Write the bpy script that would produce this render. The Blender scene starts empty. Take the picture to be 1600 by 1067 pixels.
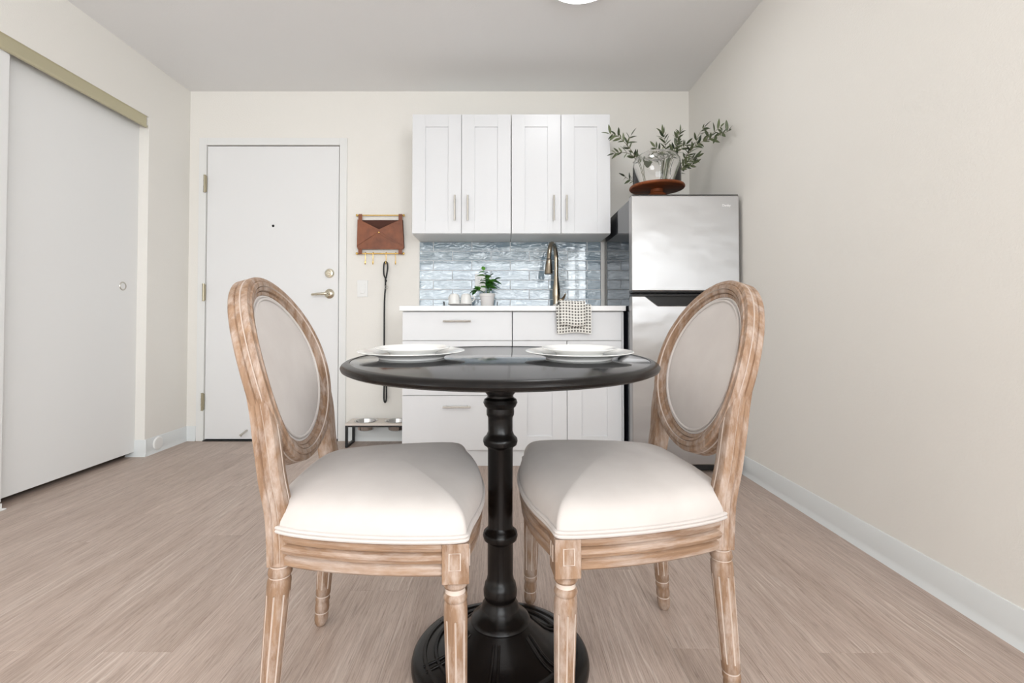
import bpy, bmesh, math, random
from mathutils import Vector, Matrix
random.seed(7)
PI = math.pi
scene = bpy.context.scene
C = scene.collection

# ------------------------------------------------------------ camera, world, lights, exposure
FOC, PX, PY, PITCH, CAMH = 763.285, 784.319, 487.370, 0.0199, 0.8192
cam_d = bpy.data.cameras.new('camera'); cam = bpy.data.objects.new('camera', cam_d); C.objects.link(cam)
cam.location = (0, 0, CAMH); cam.rotation_euler = (PI/2 + PITCH, 0, 0)
cam_d.sensor_width = 36; cam_d.sensor_fit = 'HORIZONTAL'; cam_d.lens = FOC/1600*36
cam_d.shift_x = (800-PX)/1600; cam_d.shift_y = (PY-533.5)/1600
cam_d.clip_start = 0.05
scene.camera = cam

world = bpy.data.worlds.new('sky'); scene.world = world; world.use_nodes = True
bg = world.node_tree.nodes['Background']; bg.inputs[0].default_value = (0.86, 0.93, 1.0, 1); bg.inputs[1].default_value = 1.0

def area(name, loc, rot, sx, sy, power, col):
    d = bpy.data.lights.new(name, 'AREA'); d.shape = 'RECTANGLE'; d.size = sx; d.size_y = sy
    d.energy = power; d.color = col
    o = bpy.data.objects.new(name, d); C.objects.link(o); o.location = loc; o.rotation_euler = rot
    return o
# daylight coming in through the large window in the wall behind the camera
WX0, WX1, WZ0, WZ1, YF = -1.85, 1.15, 0.85, 2.10, -3.6
area('window_daylight', ((WX0+WX1)/2, YF-0.06, (WZ0+WZ1)/2), (PI/2, 0, 0), WX1-WX0, WZ1-WZ0, 62, (0.93, 0.97, 1.0))
# side fill light, through an unseen window opening added in the right wall
SY0, SY1 = -3.2, -0.5
area('side_window_daylight', (1.303+.06, (SY0+SY1)/2, (WZ0+WZ1)/2), (PI/2, 0, PI/2), SY1-SY0, WZ1-WZ0, 86, (0.93, 0.97, 1.0))
LAMP_STRENGTH, FILL_LAMP = 13, 14

scene.view_settings.view_transform = 'Standard'; scene.view_settings.look = 'None'
scene.view_settings.gamma = 1; scene.view_settings.use_curve_mapping = False
scene.view_settings.exposure = 0.45

# ------------------------------------------------------------ pixel helpers (distance always comes from the scene)
def ray(u, v):
    a = (u-PX)/FOC; b = -(v-PY)/FOC
    return Vector((a, math.cos(PITCH)-b*math.sin(PITCH), math.sin(PITCH)+b*math.cos(PITCH)))
def atY(u, v, Y):
    r = ray(u, v); return Vector((0, 0, CAMH)) + r*(Y/r.y)

# ------------------------------------------------------------ materials
def sc(r, g, b):
    f = lambda c: (c/255/12.92) if c/255 <= .04045 else ((c/255+.055)/1.055)**2.4
    return (f(r), f(g), f(b), 1)
class NT:
    def __init__(s, name):
        s.m = bpy.data.materials.new(name); s.m.use_nodes = True
        s.n = s.m.node_tree.nodes; s.l = s.m.node_tree.links; s.p = s.n['Principled BSDF']
    def node(s, t, **kw):
        n = s.n.new(t)
        for k, v in kw.items(): setattr(n, k, v)
        return n
    def link(s, a, b): s.l.new(a, b)
    def set(s, **kw):
        for k, v in kw.items(): s.p.inputs[k.replace('_', ' ')].default_value = v
        return s
    def coords(s, kind='Object', scale=(1, 1, 1), loc=None):
        t = s.node('ShaderNodeTexCoord'); mp = s.node('ShaderNodeMapping'); mp.inputs['Scale'].default_value = scale
        s.link(t.outputs[kind], mp.inputs['Vector'])
        return mp
    def noise(s, vec, scale, detail=4, rough=.55, dist=0):
        n = s.node('ShaderNodeTexNoise'); n.inputs['Scale'].default_value = scale; n.inputs['Detail'].default_value = detail
        n.inputs['Roughness'].default_value = rough; n.inputs['Distortion'].default_value = dist
        s.link(vec, n.inputs['Vector']); return n
    def ramp(s, fac, stops):
        r = s.node('ShaderNodeValToRGB'); e = r.color_ramp.elements
        e[0].position, e[0].color = stops[0]; e[1].position, e[1].color = stops[1]
        for p, c in stops[2:]:
            x = e.new(p); x.color = c
        s.link(fac, r.inputs[0]); return r
    def mix(s, fac, a, b, mode='MIX'):
        n = s.node('ShaderNodeMix', data_type='RGBA', blend_type=mode)
        for v, i in ((fac, 0), (a, 6), (b, 7)):
            if hasattr(v, 'links'): s.link(v, n.inputs[i])
            else: n.inputs[i].default_value = v
        return n.outputs[2]
    def bump(s, h, strength, dist=.01, prev=None):
        b = s.node('ShaderNodeBump'); b.inputs['Strength'].default_value = strength; b.inputs['Distance'].default_value = dist
        s.link(h, b.inputs['Height'])
        if prev: s.link(prev.outputs[0], b.inputs['Normal'])
        s.link(b.outputs[0], s.p.inputs['Normal']); return b

def plain(name, col, rough=.5, metal=0, spec=.5, **kw):
    t = NT(name); t.set(Base_Color=col, Roughness=rough, Metallic=metal, **kw); t.p.inputs['Specular IOR Level'].default_value = spec
    return t.m
def wall_mat(name, col, bumpk):
    t = NT(name); t.set(Roughness=.62); t.p.inputs['Specular IOR Level'].default_value = .3
    g = t.coords('Object')
    n1 = t.noise(g.outputs[0], 1.1, 2); c = t.ramp(n1.outputs[0], [(.3, tuple(x*.985 for x in col[:3])+(1,)), (.7, col)])
    t.link(c.outputs[0], t.p.inputs['Base Color'])
    n2 = t.noise(g.outputs[0], 150, 3); t.bump(n2.outputs[0], bumpk, .004)
    return t.m
M = {}
M['wall'] = wall_mat('wall_paint', sc(240, 237, 231), .22)
M['ceiling'] = wall_mat('ceiling_paint', sc(243, 243, 243), .2)
M['white_trim'] = plain('white_trim_paint', sc(236, 236, 234), .4)
M['door'] = plain('white_door_paint', sc(236, 236, 236), .45)
M['closet'] = plain('closet_door_laminate', sc(238, 238, 237), .35)
M['vinyl'] = plain('vinyl_base', sc(228, 231, 231), .38)
M['cab'] = plain('white_cabinet_lacquer', sc(226, 227, 229), .32)
M['cab_in'] = plain('cabinet_carcass', sc(236, 236, 234), .45)
M['counter'] = plain('white_quartz', sc(238, 238, 238), .2)
M['track'] = plain('olive_track_metal', sc(196, 189, 160), .35, .35)
M['dark'] = plain('dark_gap', sc(12, 12, 13), .8)
M['nickel'] = plain('satin_nickel', sc(196, 192, 184), .3, 1)
M['brassy'] = plain('aged_nickel_hinge', sc(168, 160, 138), .35, 1)
M['polished'] = plain('polished_nickel', sc(215, 208, 190), .16, 1)
M['steel_bowl'] = plain('bowl_steel', sc(205, 205, 205), .12, 1)
M['faucet'] = plain('brushed_champagne_nickel', sc(176, 164, 146), .24, 1)
M['gold'] = plain('brass', sc(222, 186, 110), .25, 1)
M['black_metal'] = plain('black_metal', sc(22, 23, 26), .4)
M['black_gloss'] = plain('black_gloss_enamel', sc(26, 29, 36), .07)
M['black_plastic'] = plain('black_plastic', sc(15, 15, 17), .35)
M['porcelain'] = plain('white_porcelain', sc(240, 239, 236), .12)
M['ceramic'] = plain('matte_white_ceramic', sc(232, 228, 226), .45)
M['grout'] = plain('tile_grout', sc(236, 238, 240), .8)
M['edge'] = plain('edge_trim_white', sc(228, 226, 222), .4)
M['soil'] = plain('soil', sc(60, 45, 34), .9)
M['leash'] = plain('leash_black', sc(26, 26, 28), .6)
M['logo'] = plain('logo_white', sc(240, 240, 240), .4)
M['plastic_white'] = plain('switch_plastic', sc(238, 238, 236), .3)
M['lime'] = plain('lime_wax', sc(206, 190, 178), .6)
M['glass'] = plain('clear_glass', (1, 1, 1, 1), 0.0, 0, .5); 
_g = M['glass'].node_tree.nodes['Principled BSDF']; _g.inputs['Transmission Weight'].default_value = 1; _g.inputs['IOR'].default_value = 1.45

def emit(name, col, st):
    t = NT(name); t.set(Base_Color=(.9, .9, .9, 1)); t.p.inputs['Emission Color'].default_value = col; t.p.inputs['Emission Strength'].default_value = st
    return t.m
M['lamp'] = emit('lamp_diffuser', (.975, .985, 1, 1), LAMP_STRENGTH)
M['lamp_fill'] = emit('fill_lamp_diffuser', (.975, .985, 1, 1), FILL_LAMP)

def plank_mat():
    t = NT('taupe_vinyl_plank'); t.set(Roughness=.42); t.p.inputs['Specular IOR Level'].default_value = .35
    geo = t.node('ShaderNodeNewGeometry'); oi = t.node('ShaderNodeObjectInfo')
    comb = t.node('ShaderNodeCombineXYZ')
    for i, k in enumerate((37.0, 91.0, 13.0)):
        mm = t.node('ShaderNodeMath', operation='MULTIPLY'); mm.inputs[1].default_value = k
        t.link(oi.outputs['Random'], mm.inputs[0]); t.link(mm.outputs[0], comb.inputs[i])
    add = t.node('ShaderNodeVectorMath', operation='ADD'); t.link(geo.outputs['Position'], add.inputs[0]); t.link(comb.outputs[0], add.inputs[1])
    def mp(s):
        m_ = t.node('ShaderNodeMapping'); m_.inputs['Scale'].default_value = s; t.link(add.outputs[0], m_.inputs['Vector']); return m_.outputs[0]
    fine = t.noise(mp((1, .03, 1)), 330, 5, .7)
    mid = t.noise(mp((1, .06, 1)), 34, 6, .65, .5)
    broad = t.noise(mp((1, .22, 1)), 7, 3, .5, .8)
    w = t.node('ShaderNodeTexWave', wave_type='BANDS', bands_direction='X'); w.inputs['Scale'].default_value = 14; w.inputs['Distortion'].default_value = 9
    w.inputs['Detail'].default_value = 3; w.inputs['Detail Scale'].default_value = 1.1; t.link(mp((1, .16, 1)), w.inputs['Vector'])
    base = t.ramp(mid.outputs[0], [(.2, sc(176, 156, 143)), (.8, sc(206, 189, 178)), (.5, sc(192, 173, 161))])
    f1 = t.ramp(fine.outputs[0], [(.34, (.62, .60, .58, 1)), (.60, (1.05, 1.05, 1.05, 1))])
    c = t.mix(.75, base.outputs[0], f1.outputs[0], 'MULTIPLY')
    wr = t.ramp(w.outputs['Fac'], [(.86, (0, 0, 0, 1)), (1, (1, 1, 1, 1))])
    br = t.ramp(broad.outputs[0], [(.52, (0, 0, 0, 1)), (.68, (1, 1, 1, 1))])
    msk = t.node('ShaderNodeMath', operation='MULTIPLY'); t.link(wr.outputs[0], msk.inputs[0]); t.link(br.outputs[0], msk.inputs[1])
    ms2 = t.node('ShaderNodeMath', operation='MULTIPLY'); t.link(msk.outputs[0], ms2.inputs[0]); ms2.inputs[1].default_value = .5
    c = t.mix(ms2.outputs[0], c, sc(228, 217, 207))
    dk = t.ramp(broad.outputs[0], [(.28, (.84, .82, .80, 1)), (.5, (1, 1, 1, 1))])
    c = t.mix(.8, c, dk.outputs[0], 'MULTIPLY')
    fk = t.noise(mp((1, .10, 1)), 190, 3, .6); fr = t.ramp(fk.outputs[0], [(.30, (.72, .70, .68, 1)), (.42, (1, 1, 1, 1))]); c = t.mix(.7, c, fr.outputs[0], 'MULTIPLY')
    tone = t.ramp(oi.outputs['Random'], [(0, (.96, .955, .95, 1)), (1, (1.04, 1.04, 1.04, 1))])
    c = t.mix(1.0, c, tone.outputs[0], 'MULTIPLY')
    t.link(c, t.p.inputs['Base Color'])
    t.bump(fine.outputs[0], .12, .002)
    return t.m
M['plank'] = plank_mat()

def wood_mat(name, dark, mid, light, washk, scale=(1, 1, .12), gs=60, wscale=(1, 1, .3)):
    t = NT(name); t.set(Roughness=.5); t.p.inputs['Specular IOR Level'].default_value = .3
    g = t.coords('Object', scale)
    n = t.noise(g.outputs[0], gs, 5, .6, .4)
    c = t.ramp(n.outputs[0], [(.3, dark), (.7, mid)])
    g2 = t.coords('Object', wscale); w = t.noise(g2.outputs[0], 38, 5, .7)
    r = t.ramp(w.outputs[0], [(.44, (0, 0, 0, 1)), (.66, (washk, washk, washk, 1))])
    cc = t.mix(r.outputs[0], c.outputs[0], light)
    t.link(cc, t.p.inputs['Base Color']); t.bump(n.outputs[0], .15, .002)
    return t.m
M['oak'] = wood_mat('limed_oak', sc(126, 97, 75), sc(162, 132, 107), sc(190, 174, 163), .75)
M['oak_flat'] = wood_mat('limed_oak_across', sc(128, 99, 77), sc(164, 134, 109), sc(190, 174, 163), .75, (.12, .12, 1), 70, (.15, .15, 1.4))
M['cherry'] = wood_mat('cherry_stained_wood', sc(88, 42, 20), sc(144, 78, 40), sc(158, 88, 46), .2, (.12, 1, 1), 50)
M['feeder_wood'] = wood_mat('pale_ash_wood', sc(214, 204, 194), sc(230, 221, 212), sc(232, 224, 216), .3, (.12, 1, 1), 60)

def fabric_mat():
    t = NT('ivory_linen'); t.set(Roughness=.9, Base_Color=sc(228, 220, 212)); t.p.inputs['Specular IOR Level'].default_value = .15
    t.p.inputs['Sheen Weight'].default_value = .15
    g = t.coords('Object')
    n0 = t.noise(g.outputs[0], 9, 3); c = t.ramp(n0.outputs[0], [(.3, sc(200, 192, 187)), (.7, sc(208, 201, 196))]); t.link(c.outputs[0], t.p.inputs['Base Color'])
    n = t.noise(g.outputs[0], 900, 2); t.bump(n.outputs[0], .25, .001); return t.m
M['linen'] = fabric_mat()

def table_mat():
    t = NT('black_bronze_iron'); t.set(Roughness=.27); t.p.inputs['Specular IOR Level'].default_value = .3
    g = t.coords('Object'); n = t.noise(g.outputs[0], 240, 3, .7)
    c = t.ramp(n.outputs[0], [(.45, sc(7, 6, 6)), (.8, sc(30, 23, 19))]); t.link(c.outputs[0], t.p.inputs['Base Color'])
    t.bump(n.outputs[0], .25, .001); return t.m
M['iron'] = table_mat()
M['tabletop'] = plain('espresso_black_top', sc(17, 17, 19), .11, 0, .9)

def steel_mat():
    t = NT('brushed_stainless'); t.set(Base_Color=sc(180, 179, 179), Metallic=1, Roughness=.34, Anisotropic=.9)
    tg = t.node('ShaderNodeTangent', direction_type='RADIAL', axis='Z'); t.link(tg.outputs[0], t.p.inputs['Tangent'])
    g = t.coords('Object', (1, 1, 1.6)); n = t.noise(g.outputs[0], 3.2, 2); t.bump(n.outputs[0], .25, .02)
    return t.m
M['steel'] = steel_mat()

def tile_mat():
    t = NT('grey_blue_glazed_tile'); t.set(Roughness=.02); t.p.inputs['Specular IOR Level'].default_value = .8; t.p.inputs['Coat Weight'].default_value = .85; t.p.inputs['Coat IOR'].default_value = 1.62; t.p.inputs['Coat Roughness'].default_value = .03
    oi = t.node('ShaderNodeObjectInfo'); geo = t.node('ShaderNodeNewGeometry')
    comb = t.node('ShaderNodeCombineXYZ')
    for i, k in enumerate((11.0, 3.0, 29.0)):
        mm = t.node('ShaderNodeMath', operation='MULTIPLY'); mm.inputs[1].default_value = k
        t.link(oi.outputs['Random'], mm.inputs[0]); t.link(mm.outputs[0], comb.inputs[i])
    add = t.node('ShaderNodeVectorMath', operation='ADD'); t.link(geo.outputs['Position'], add.inputs[0]); t.link(comb.outputs[0], add.inputs[1])
    mp = t.node('ShaderNodeMapping'); mp.inputs['Scale'].default_value = (.32, 1, 1); t.link(add.outputs[0], mp.inputs['Vector'])
    n = t.noise(mp.outputs[0], 14, 3, .5)
    c = t.ramp(n.outputs[0], [(.3, sc(116, 138, 153)), (.7, sc(148, 166, 176))])
    tone = t.ramp(oi.outputs['Random'], [(0, (.86, .88, .92, 1)), (1, (1.08, 1.06, 1.04, 1))])
    t.link(t.mix(1.0, c.outputs[0], tone.outputs[0], 'MULTIPLY'), t.p.inputs['Base Color'])
    n2 = t.noise(mp.outputs[0], 34, 2, .45, .8); t.bump(n2.outputs[0], .9, .010)
    return t.m
M['tile'] = tile_mat()

def leather_mat():
    t = NT('tan_leather'); t.set(Roughness=.45)
    g = t.coords('Object'); n = t.noise(g.outputs[0], 14, 4); c = t.ramp(n.outputs[0], [(.3, sc(112, 60, 34)), (.7, sc(146, 84, 50))])
    t.link(c.outputs[0], t.p.inputs['Base Color']); n2 = t.noise(g.outputs[0], 300, 2); t.bump(n2.outputs[0], .1, .001); return t.m
M['leather'] = leather_mat()
M['suede'] = plain('dark_suede_lining', sc(84, 52, 42), .95)  # suede colour darkened to stand in for shade inside the pouch
def leaf_mat(name, a, b, rough=.4):
    t = NT(name); t.set(Roughness=rough)
    oi = t.node('ShaderNodeObjectInfo'); c = t.ramp(oi.outputs['Random'], [(0, a), (1, b)]); t.link(c.outputs[0], t.p.inputs['Base Color'])
    t.p.inputs['Subsurface Weight'].default_value = 0
    return t.m
M['olive'] = leaf_mat('olive_leaf', sc(36, 50, 30), sc(126, 136, 100), .45)
M['twig'] = plain('olive_twig', sc(120, 116, 88), .7)
M['leaf'] = leaf_mat('glossy_leaf', sc(30, 84, 28), sc(92, 150, 52), .3)
def towel_mat():
    t = NT('grid_weave_towel'); t.set(Roughness=.95)
    tc = t.node('ShaderNodeTexCoord'); mp = t.node('ShaderNodeMapping'); t.link(tc.outputs['UV'], mp.inputs['Vector'])
    sep = t.node('ShaderNodeSeparateXYZ'); t.link(mp.outputs[0], sep.inputs[0])
    def lines(out, per, wid):
        a = t.node('ShaderNodeMath', operation='MULTIPLY'); a.inputs[1].default_value = 1/per; t.link(out, a.inputs[0])
        b = t.node('ShaderNodeMath', operation='FRACT'); t.link(a.outputs[0], b.inputs[0])
        c = t.node('ShaderNodeMath', operation='LESS_THAN'); c.inputs[1].default_value = wid; t.link(b.outputs[0], c.inputs[0]); return c.outputs[0]
    m1 = t.node('ShaderNodeMath', operation='MAXIMUM'); t.link(lines(sep.outputs[0], .0165, .42), m1.inputs[0]); t.link(lines(sep.outputs[1], .0165, .42), m1.inputs[1])
    c = t.mix(m1.outputs[0], sc(112, 110, 106), sc(236, 234, 228)); t.link(c, t.p.inputs['Base Color'])
    return t.m
M['towel'] = towel_mat()

# ------------------------------------------------------------ mesh helpers
class MB:
    def __init__(s): s.v = []; s.f = []; s.m = []; s.uv = None; s.wn = False; s.merge = False
    def add(s, vs, fs, mat=0):
        o = len(s.v); s.v += [tuple(p) for p in vs]
        for i, f in enumerate(fs):
            s.f.append(tuple(o+k for k in f)); s.m.append(mat[i] if isinstance(mat, list) else mat)
        return s
    def box(s, x0, x1, y0, y1, z0, z1, bev=.0, seg=2, mat=0):
        bm = bmesh.new(); bmesh.ops.create_cube(bm, size=1)
        for v in bm.verts: v.co = Vector(((x0+x1)/2+v.co.x*(x1-x0), (y0+y1)/2+v.co.y*(y1-y0), (z0+z1)/2+v.co.z*(z1-z0)))
        if bev > 0: s.wn = True; bmesh.ops.bevel(bm, geom=bm.edges[:], offset=bev, segments=seg, affect='EDGES', profile=.5)
        return s.frombm(bm, mat)
    def frombm(s, bm, mat=0):
        bm.verts.index_update()
        s.add([v.co for v in bm.verts], [[v.index for v in f.verts] for f in bm.faces], mat); bm.free(); return s
    def prism(s, pts, axis, a, b, bev=0, mat=0, seg=2):
        # pts: 2D outline; axis 'y': pts are (x, z); axis 'z': (x, y); axis 'x': (y, z)
        bm = bmesh.new()
        mk = {'y': lambda p, t: (p[0], t, p[1]), 'z': lambda p, t: (p[0], p[1], t), 'x': lambda p, t: (t, p[0], p[1])}[axis]
        A = [bm.verts.new(mk(p, a)) for p in pts]; B = [bm.verts.new(mk(p, b)) for p in pts]; n = len(pts)
        bm.faces.new(A); bm.faces.new(B[::-1])
        for i in range(n): bm.faces.new((A[i], B[i], B[(i+1) % n], A[(i+1) % n]))
        bmesh.ops.recalc_face_normals(bm, faces=bm.faces[:])
        if bev: s.wn = True; bmesh.ops.bevel(bm, geom=bm.edges[:], offset=bev, segments=seg, affect='EDGES', profile=.5)
        return s.frombm(bm, mat)
    def lathe(s, prof, segs=32, c=(0, 0, 0), mats=None, fl=None, close=False, sx=1, sy=1):
        # prof: list of (r, z); fl(i_ring, k_seg) -> radius delta
        vs = []; fs = []; mt = []
        for i, (r, z) in enumerate(prof):
            for k in range(segs):
                a = 2*PI*k/segs; rr = max(r, 1e-5) + (fl(i, k) if fl else 0)
                vs.append((c[0]+rr*math.cos(a)*sx, c[1]+rr*math.sin(a)*sy, c[2]+z))
        for i in range(len(prof)-1):
            for k in range(segs):
                k2 = (k+1) % segs; fs.append((i*segs+k, i*segs+k2, (i+1)*segs+k2, (i+1)*segs+k))
                mt.append(mats(i, k) if mats else 0)
        if close:
            fs.append(tuple(range(segs))[::-1]); mt.append(0); n = (len(prof)-1)*segs; fs.append(tuple(n+k for k in range(segs))); mt.append(0)
        return s.add(vs, fs, mt)
    def tube(s, pts, r, segs=10, mat=0, closed=False, caps=True):
        P = [Vector(p) for p in pts]; n = len(P); rs = r if isinstance(r, (list, tuple)) else [r]*n
        vs = []; fs = []; up = None
        for i in range(n):
            if closed: t = (P[(i+1) % n]-P[i-1]).normalized()
            else: t = (P[min(i+1, n-1)]-P[max(i-1, 0)]).normalized()
            if up is None:
                up = Vector((0, 0, 1)) if abs(t.z) < .9 else Vector((1, 0, 0))
            a = (up - t*up.dot(t)).normalized(); b = t.cross(a); up = a
            for k in range(segs):
                w = 2*PI*k/segs; vs.append(P[i]+(a*math.cos(w)+b*math.sin(w))*rs[i])
        for i in range(n if closed else n-1):
            j = (i+1) % n
            for k in range(segs):
                k2 = (k+1) % segs; fs.append((i*segs+k, i*segs+k2, j*segs+k2, j*segs+k))
        if caps and not closed:
            fs.append(tuple(range(segs))[::-1]); fs.append(tuple((n-1)*segs+k for k in range(segs)))
        return s.add(vs, fs, mat)
    def sweep(s, frames, prof, mats=None, closed=True, caps=True):
        # frames: list of (origin, a, b); prof: closed polygon in (a, b)
        vs = []; fs = []; mt = []; m = len(prof); n = len(frames)
        for o, a, b in frames:
            for p in prof: vs.append(o+a*p[0]+b*p[1])
        for i in range(n if closed else n-1):
            j = (i+1) % n
            for k in range(m):
                k2 = (k+1) % m; fs.append((i*m+k, i*m+k2, j*m+k2, j*m+k)); mt.append(mats[k] if mats else 0)
        if caps and not closed:
            fs.append(tuple(range(m))[::-1]); mt.append(0); fs.append(tuple((n-1)*m+k for k in range(m))); mt.append(0)
        return s.add(vs, fs, mt)
    def build(s, name, mats, parent=None, world=True, angle=35):
        me = bpy.data.meshes.new(name)
        off = Vector((0, 0, 0)); p = parent
        while world and p is not None: off += p.location; p = p.parent
        me.from_pydata([tuple(Vector(v)-off) for v in s.v], [], s.f)
        for mm in (mats if isinstance(mats, (list, tuple)) else [mats]): me.materials.append(M[mm] if isinstance(mm, str) else mm)
        me.polygons.foreach_set('material_index', s.m)
        if s.uv:
            ul = me.uv_layers.new(name='UVMap')
            for lp in me.loops: ul.data[lp.index].uv = s.uv[lp.vertex_index]
        bm = bmesh.new(); bm.from_mesh(me)
        if s.merge: bmesh.ops.remove_doubles(bm, verts=bm.verts[:], dist=4e-5)
        bmesh.ops.recalc_face_normals(bm, faces=bm.faces[:]); bm.to_mesh(me); bm.free()
        me.polygons.foreach_set('use_smooth', [True]*len(me.polygons)); me.set_sharp_from_angle(angle=math.radians(angle))
        me.update()
        o = bpy.data.objects.new(name, me); C.objects.link(o)
        if s.wn:
            w = o.modifiers.new('weighted', 'WEIGHTED_NORMAL'); w.keep_sharp = True; w.weight = 100
        if parent: o.parent = parent
        return o
def tag(o, label, cat, group=None):
    o['label'] = label; o['category'] = cat
    if group: o['group'] = group
    return o
def thing(name, label, cat, loc=(0, 0, 0), group=None):
    o = bpy.data.objects.new(name, None); C.objects.link(o); o.location = loc; o.empty_display_size = .05
    return tag(o, label, cat, group)
def struct(o, label, cat=None):
    o['kind'] = 'structure'; o['label'] = label; o['category'] = cat or o.name.split('_')[0]
    return o
def sempty(name, label, cat, loc):
    o = bpy.data.objects.new(name, None); C.objects.link(o); o.location = loc; o.empty_display_size = .05
    return struct(o, label, cat)
def catmull(pts, n=8, closed=False):
    P = [Vector(p) for p in pts]; out = []; N = len(P)
    rng = range(N) if closed else range(N-1)
    for i in rng:
        g = (lambda k: P[k % N]) if closed else (lambda k: P[max(0, min(N-1, k))])
        p0, p1, p2, p3 = g(i-1), g(i), g(i+1), g(i+2)
        for j in range(n):
            t = j/n
            out.append(.5*((2*p1)+(p2-p0)*t+(2*p0-5*p1+4*p2-p3)*t*t+(3*p1-p0-3*p2+p3)*t**3))
    if not closed: out.append(P[-1])
    return out

# ------------------------------------------------------------ room shell
XL, XR, YB, H = -2.1726, 1.303, 3.379, 2.426
CJ = 2.985; CN = 0.75; CH = 2.078; XD = -2.80          # closet opening along the left wall, head height, closet back
fl = MB().box(XD-.1, XR+.1, YF-.1, YB+.3, -.08, -.006).build('floor', 'dark')
struct(fl, 'taupe wood-look vinyl plank floor', 'floor')
PW, PL = .178, 1.22
meshcache = {}
col = 0; x = -2.42
while x < XR:
    y = YF - random.Random(col*7+1).random()*PL
    while y < YB:
        y0 = max(y, YF); y1 = min(y+PL, YB); x1 = min(x+PW, XR)
        if y1-y0 > .01 and x1-x > .01:
            key = (round(x1-x, 4), round(y1-y0, 4))
            if key not in meshcache:
                b = MB().box(0, key[0]-.0003, 0, key[1]-.0003, -.006, 0, .0004, 1)
                o = b.build('plank', 'plank', fl, world=False); meshcache[key] = o.data
            else:
                o = bpy.data.objects.new('plank', meshcache[key]); C.objects.link(o); o.parent = fl
                o.modifiers.new('weighted', 'WEIGHTED_NORMAL').keep_sharp = True
            o.location = (x, y0, 0)
        y += PL
    x += PW; col += 1

struct(MB().box(XD-.1, XR+.1, YF-.1, YB+.3, H, H+.1).build('ceiling', 'ceiling'), 'flat pale grey-white painted ceiling', 'ceiling')
DX0, DX1, DZ = -2.052, -1.126, 2.046                     # entry door opening
wb = MB()
wb.box(XD-.1, DX0, YB, YB+.12, 0, H).box(DX1, XR+.1, YB, YB+.12, 0, H).box(DX0, DX1, YB, YB+.12, DZ, H)
struct(wb.build('wall_back', 'wall'), 'cream painted wall behind the kitchenette and entry door', 'wall')
struct(MB().box(XR, XR+.1, SY1, YB, 0, H).box(XR, XR+.1, YF, SY0, 0, H).box(XR, XR+.1, SY0, SY1, 0, WZ0).box(XR, XR+.1, SY0, SY1, WZ1, H).build('wall_right', 'wall'), 'cream textured wall on the right beside the refrigerator', 'wall')
wl = MB()
wl.box(XL-.11, XL, CJ, YB, 0, H, .0015, 2).box(XL-.11, XL, YF, CN, 0, H).box(XL-.11, XL, CN, CJ, CH, H)
wl.box(XD-.08, XD, CN-.1, YB, 0, H).box(XD, XL-.11, CN-.1, CN, 0, H).box(XD, XL-.11, YB-.3, YB-.2, 0, H)
struct(wl.build('wall_left', 'wall'), 'cream painted wall on the left around the closet opening', 'wall')
wf = MB()
wf.box(XD-.1, WX0, YF-.1, YF, 0, H).box(WX1, XR+.1, YF-.1, YF, 0, H).box(WX0, WX1, YF-.1, YF, 0, WZ0).box(WX0, WX1, YF-.1, YF, WZ1, H)
struct(wf.build('wall_front', 'wall'), 'cream painted wall with the window behind the camera', 'wall')
wi = sempty('window_1', 'wide white framed window behind the camera', 'window', ((WX0+WX1)/2, YF, WZ0))
for nm, a in (('window_frame', (WX0, WX1, YF-.05, YF+.01, WZ0, WZ0+.05)), ('window_frame', (WX0, WX1, YF-.05, YF+.01, WZ1-.05, WZ1)),
              ('window_frame', (WX0, WX0+.05, YF-.05, YF+.01, WZ0+.05, WZ1-.05)), ('window_frame', (WX1-.05, WX1, YF-.05, YF+.01, WZ0+.05, WZ1-.05)),
              ('mullion', ((WX0+WX1)/2-.03, (WX0+WX1)/2+.03, YF-.05, YF+.01, WZ0+.05, WZ1-.05))):
    MB().box(*a, bev=.003).build(nm, 'white_trim', wi)

wi = sempty('fill_window_2', 'added white framed window for side fill light, in the right wall behind the camera', 'window', (XR, (SY0+SY1)/2, WZ0))  # added out of view to frame the side fill light
for nm, a in (('window_frame', (SY0, SY1, WZ0, WZ0+.05)), ('window_frame', (SY0, SY1, WZ1-.05, WZ1)), ('window_frame', (SY0, SY0+.05, WZ0+.05, WZ1-.05)),
              ('window_frame', (SY1-.05, SY1, WZ0+.05, WZ1-.05)), ('mullion', ((SY0+SY1)/2-.03, (SY0+SY1)/2+.03, WZ0+.05, WZ1-.05))):
    MB().box(XR-.01, XR+.05, *a, bev=.003).build(nm, 'white_trim', wi)

# baseboards: vinyl cove base with a small toe
BP = [(0, 0), (.013, 0), (.012, .003), (.006, .016), (.0045, .028), (.0045, .098), (.003, .101), (0, .101)]
def base(name, segs, label):
    m = MB()
    for (p0, p1, n) in segs:
        p0 = Vector(p0+(0,)); p1 = Vector(p1+(0,)); n = Vector(n+(0,))
        m.sweep([(p0, n, Vector((0, 0, 1))), (p1, n, Vector((0, 0, 1)))], BP, closed=False)
    struct(m.build(name, 'vinyl', angle=30), label, 'baseboard')
base('baseboard_right', [((XR, YF), (XR, YB), (-1, 0))], 'pale grey vinyl baseboard along the right wall')
base('baseboard_left', [((XL, CJ), (XL, YB), (1, 0)), ((XL-.11, CJ), (XL+.012, CJ), (0, -1)), ((XL, YF), (XL, CN), (1, 0))], 'pale grey vinyl baseboard beside the closet')
base('baseboard_back', [((DX1+.055, YB), (-.56, YB), (0, -1)), ((XL, YB), (DX0-.055, YB), (0, -1))], 'pale grey vinyl baseboard on the back wall')
dc = MB()
dc.lathe([(0, .010), (.036, .010), (.040, .007), (.041, 0)], 32)
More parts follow.
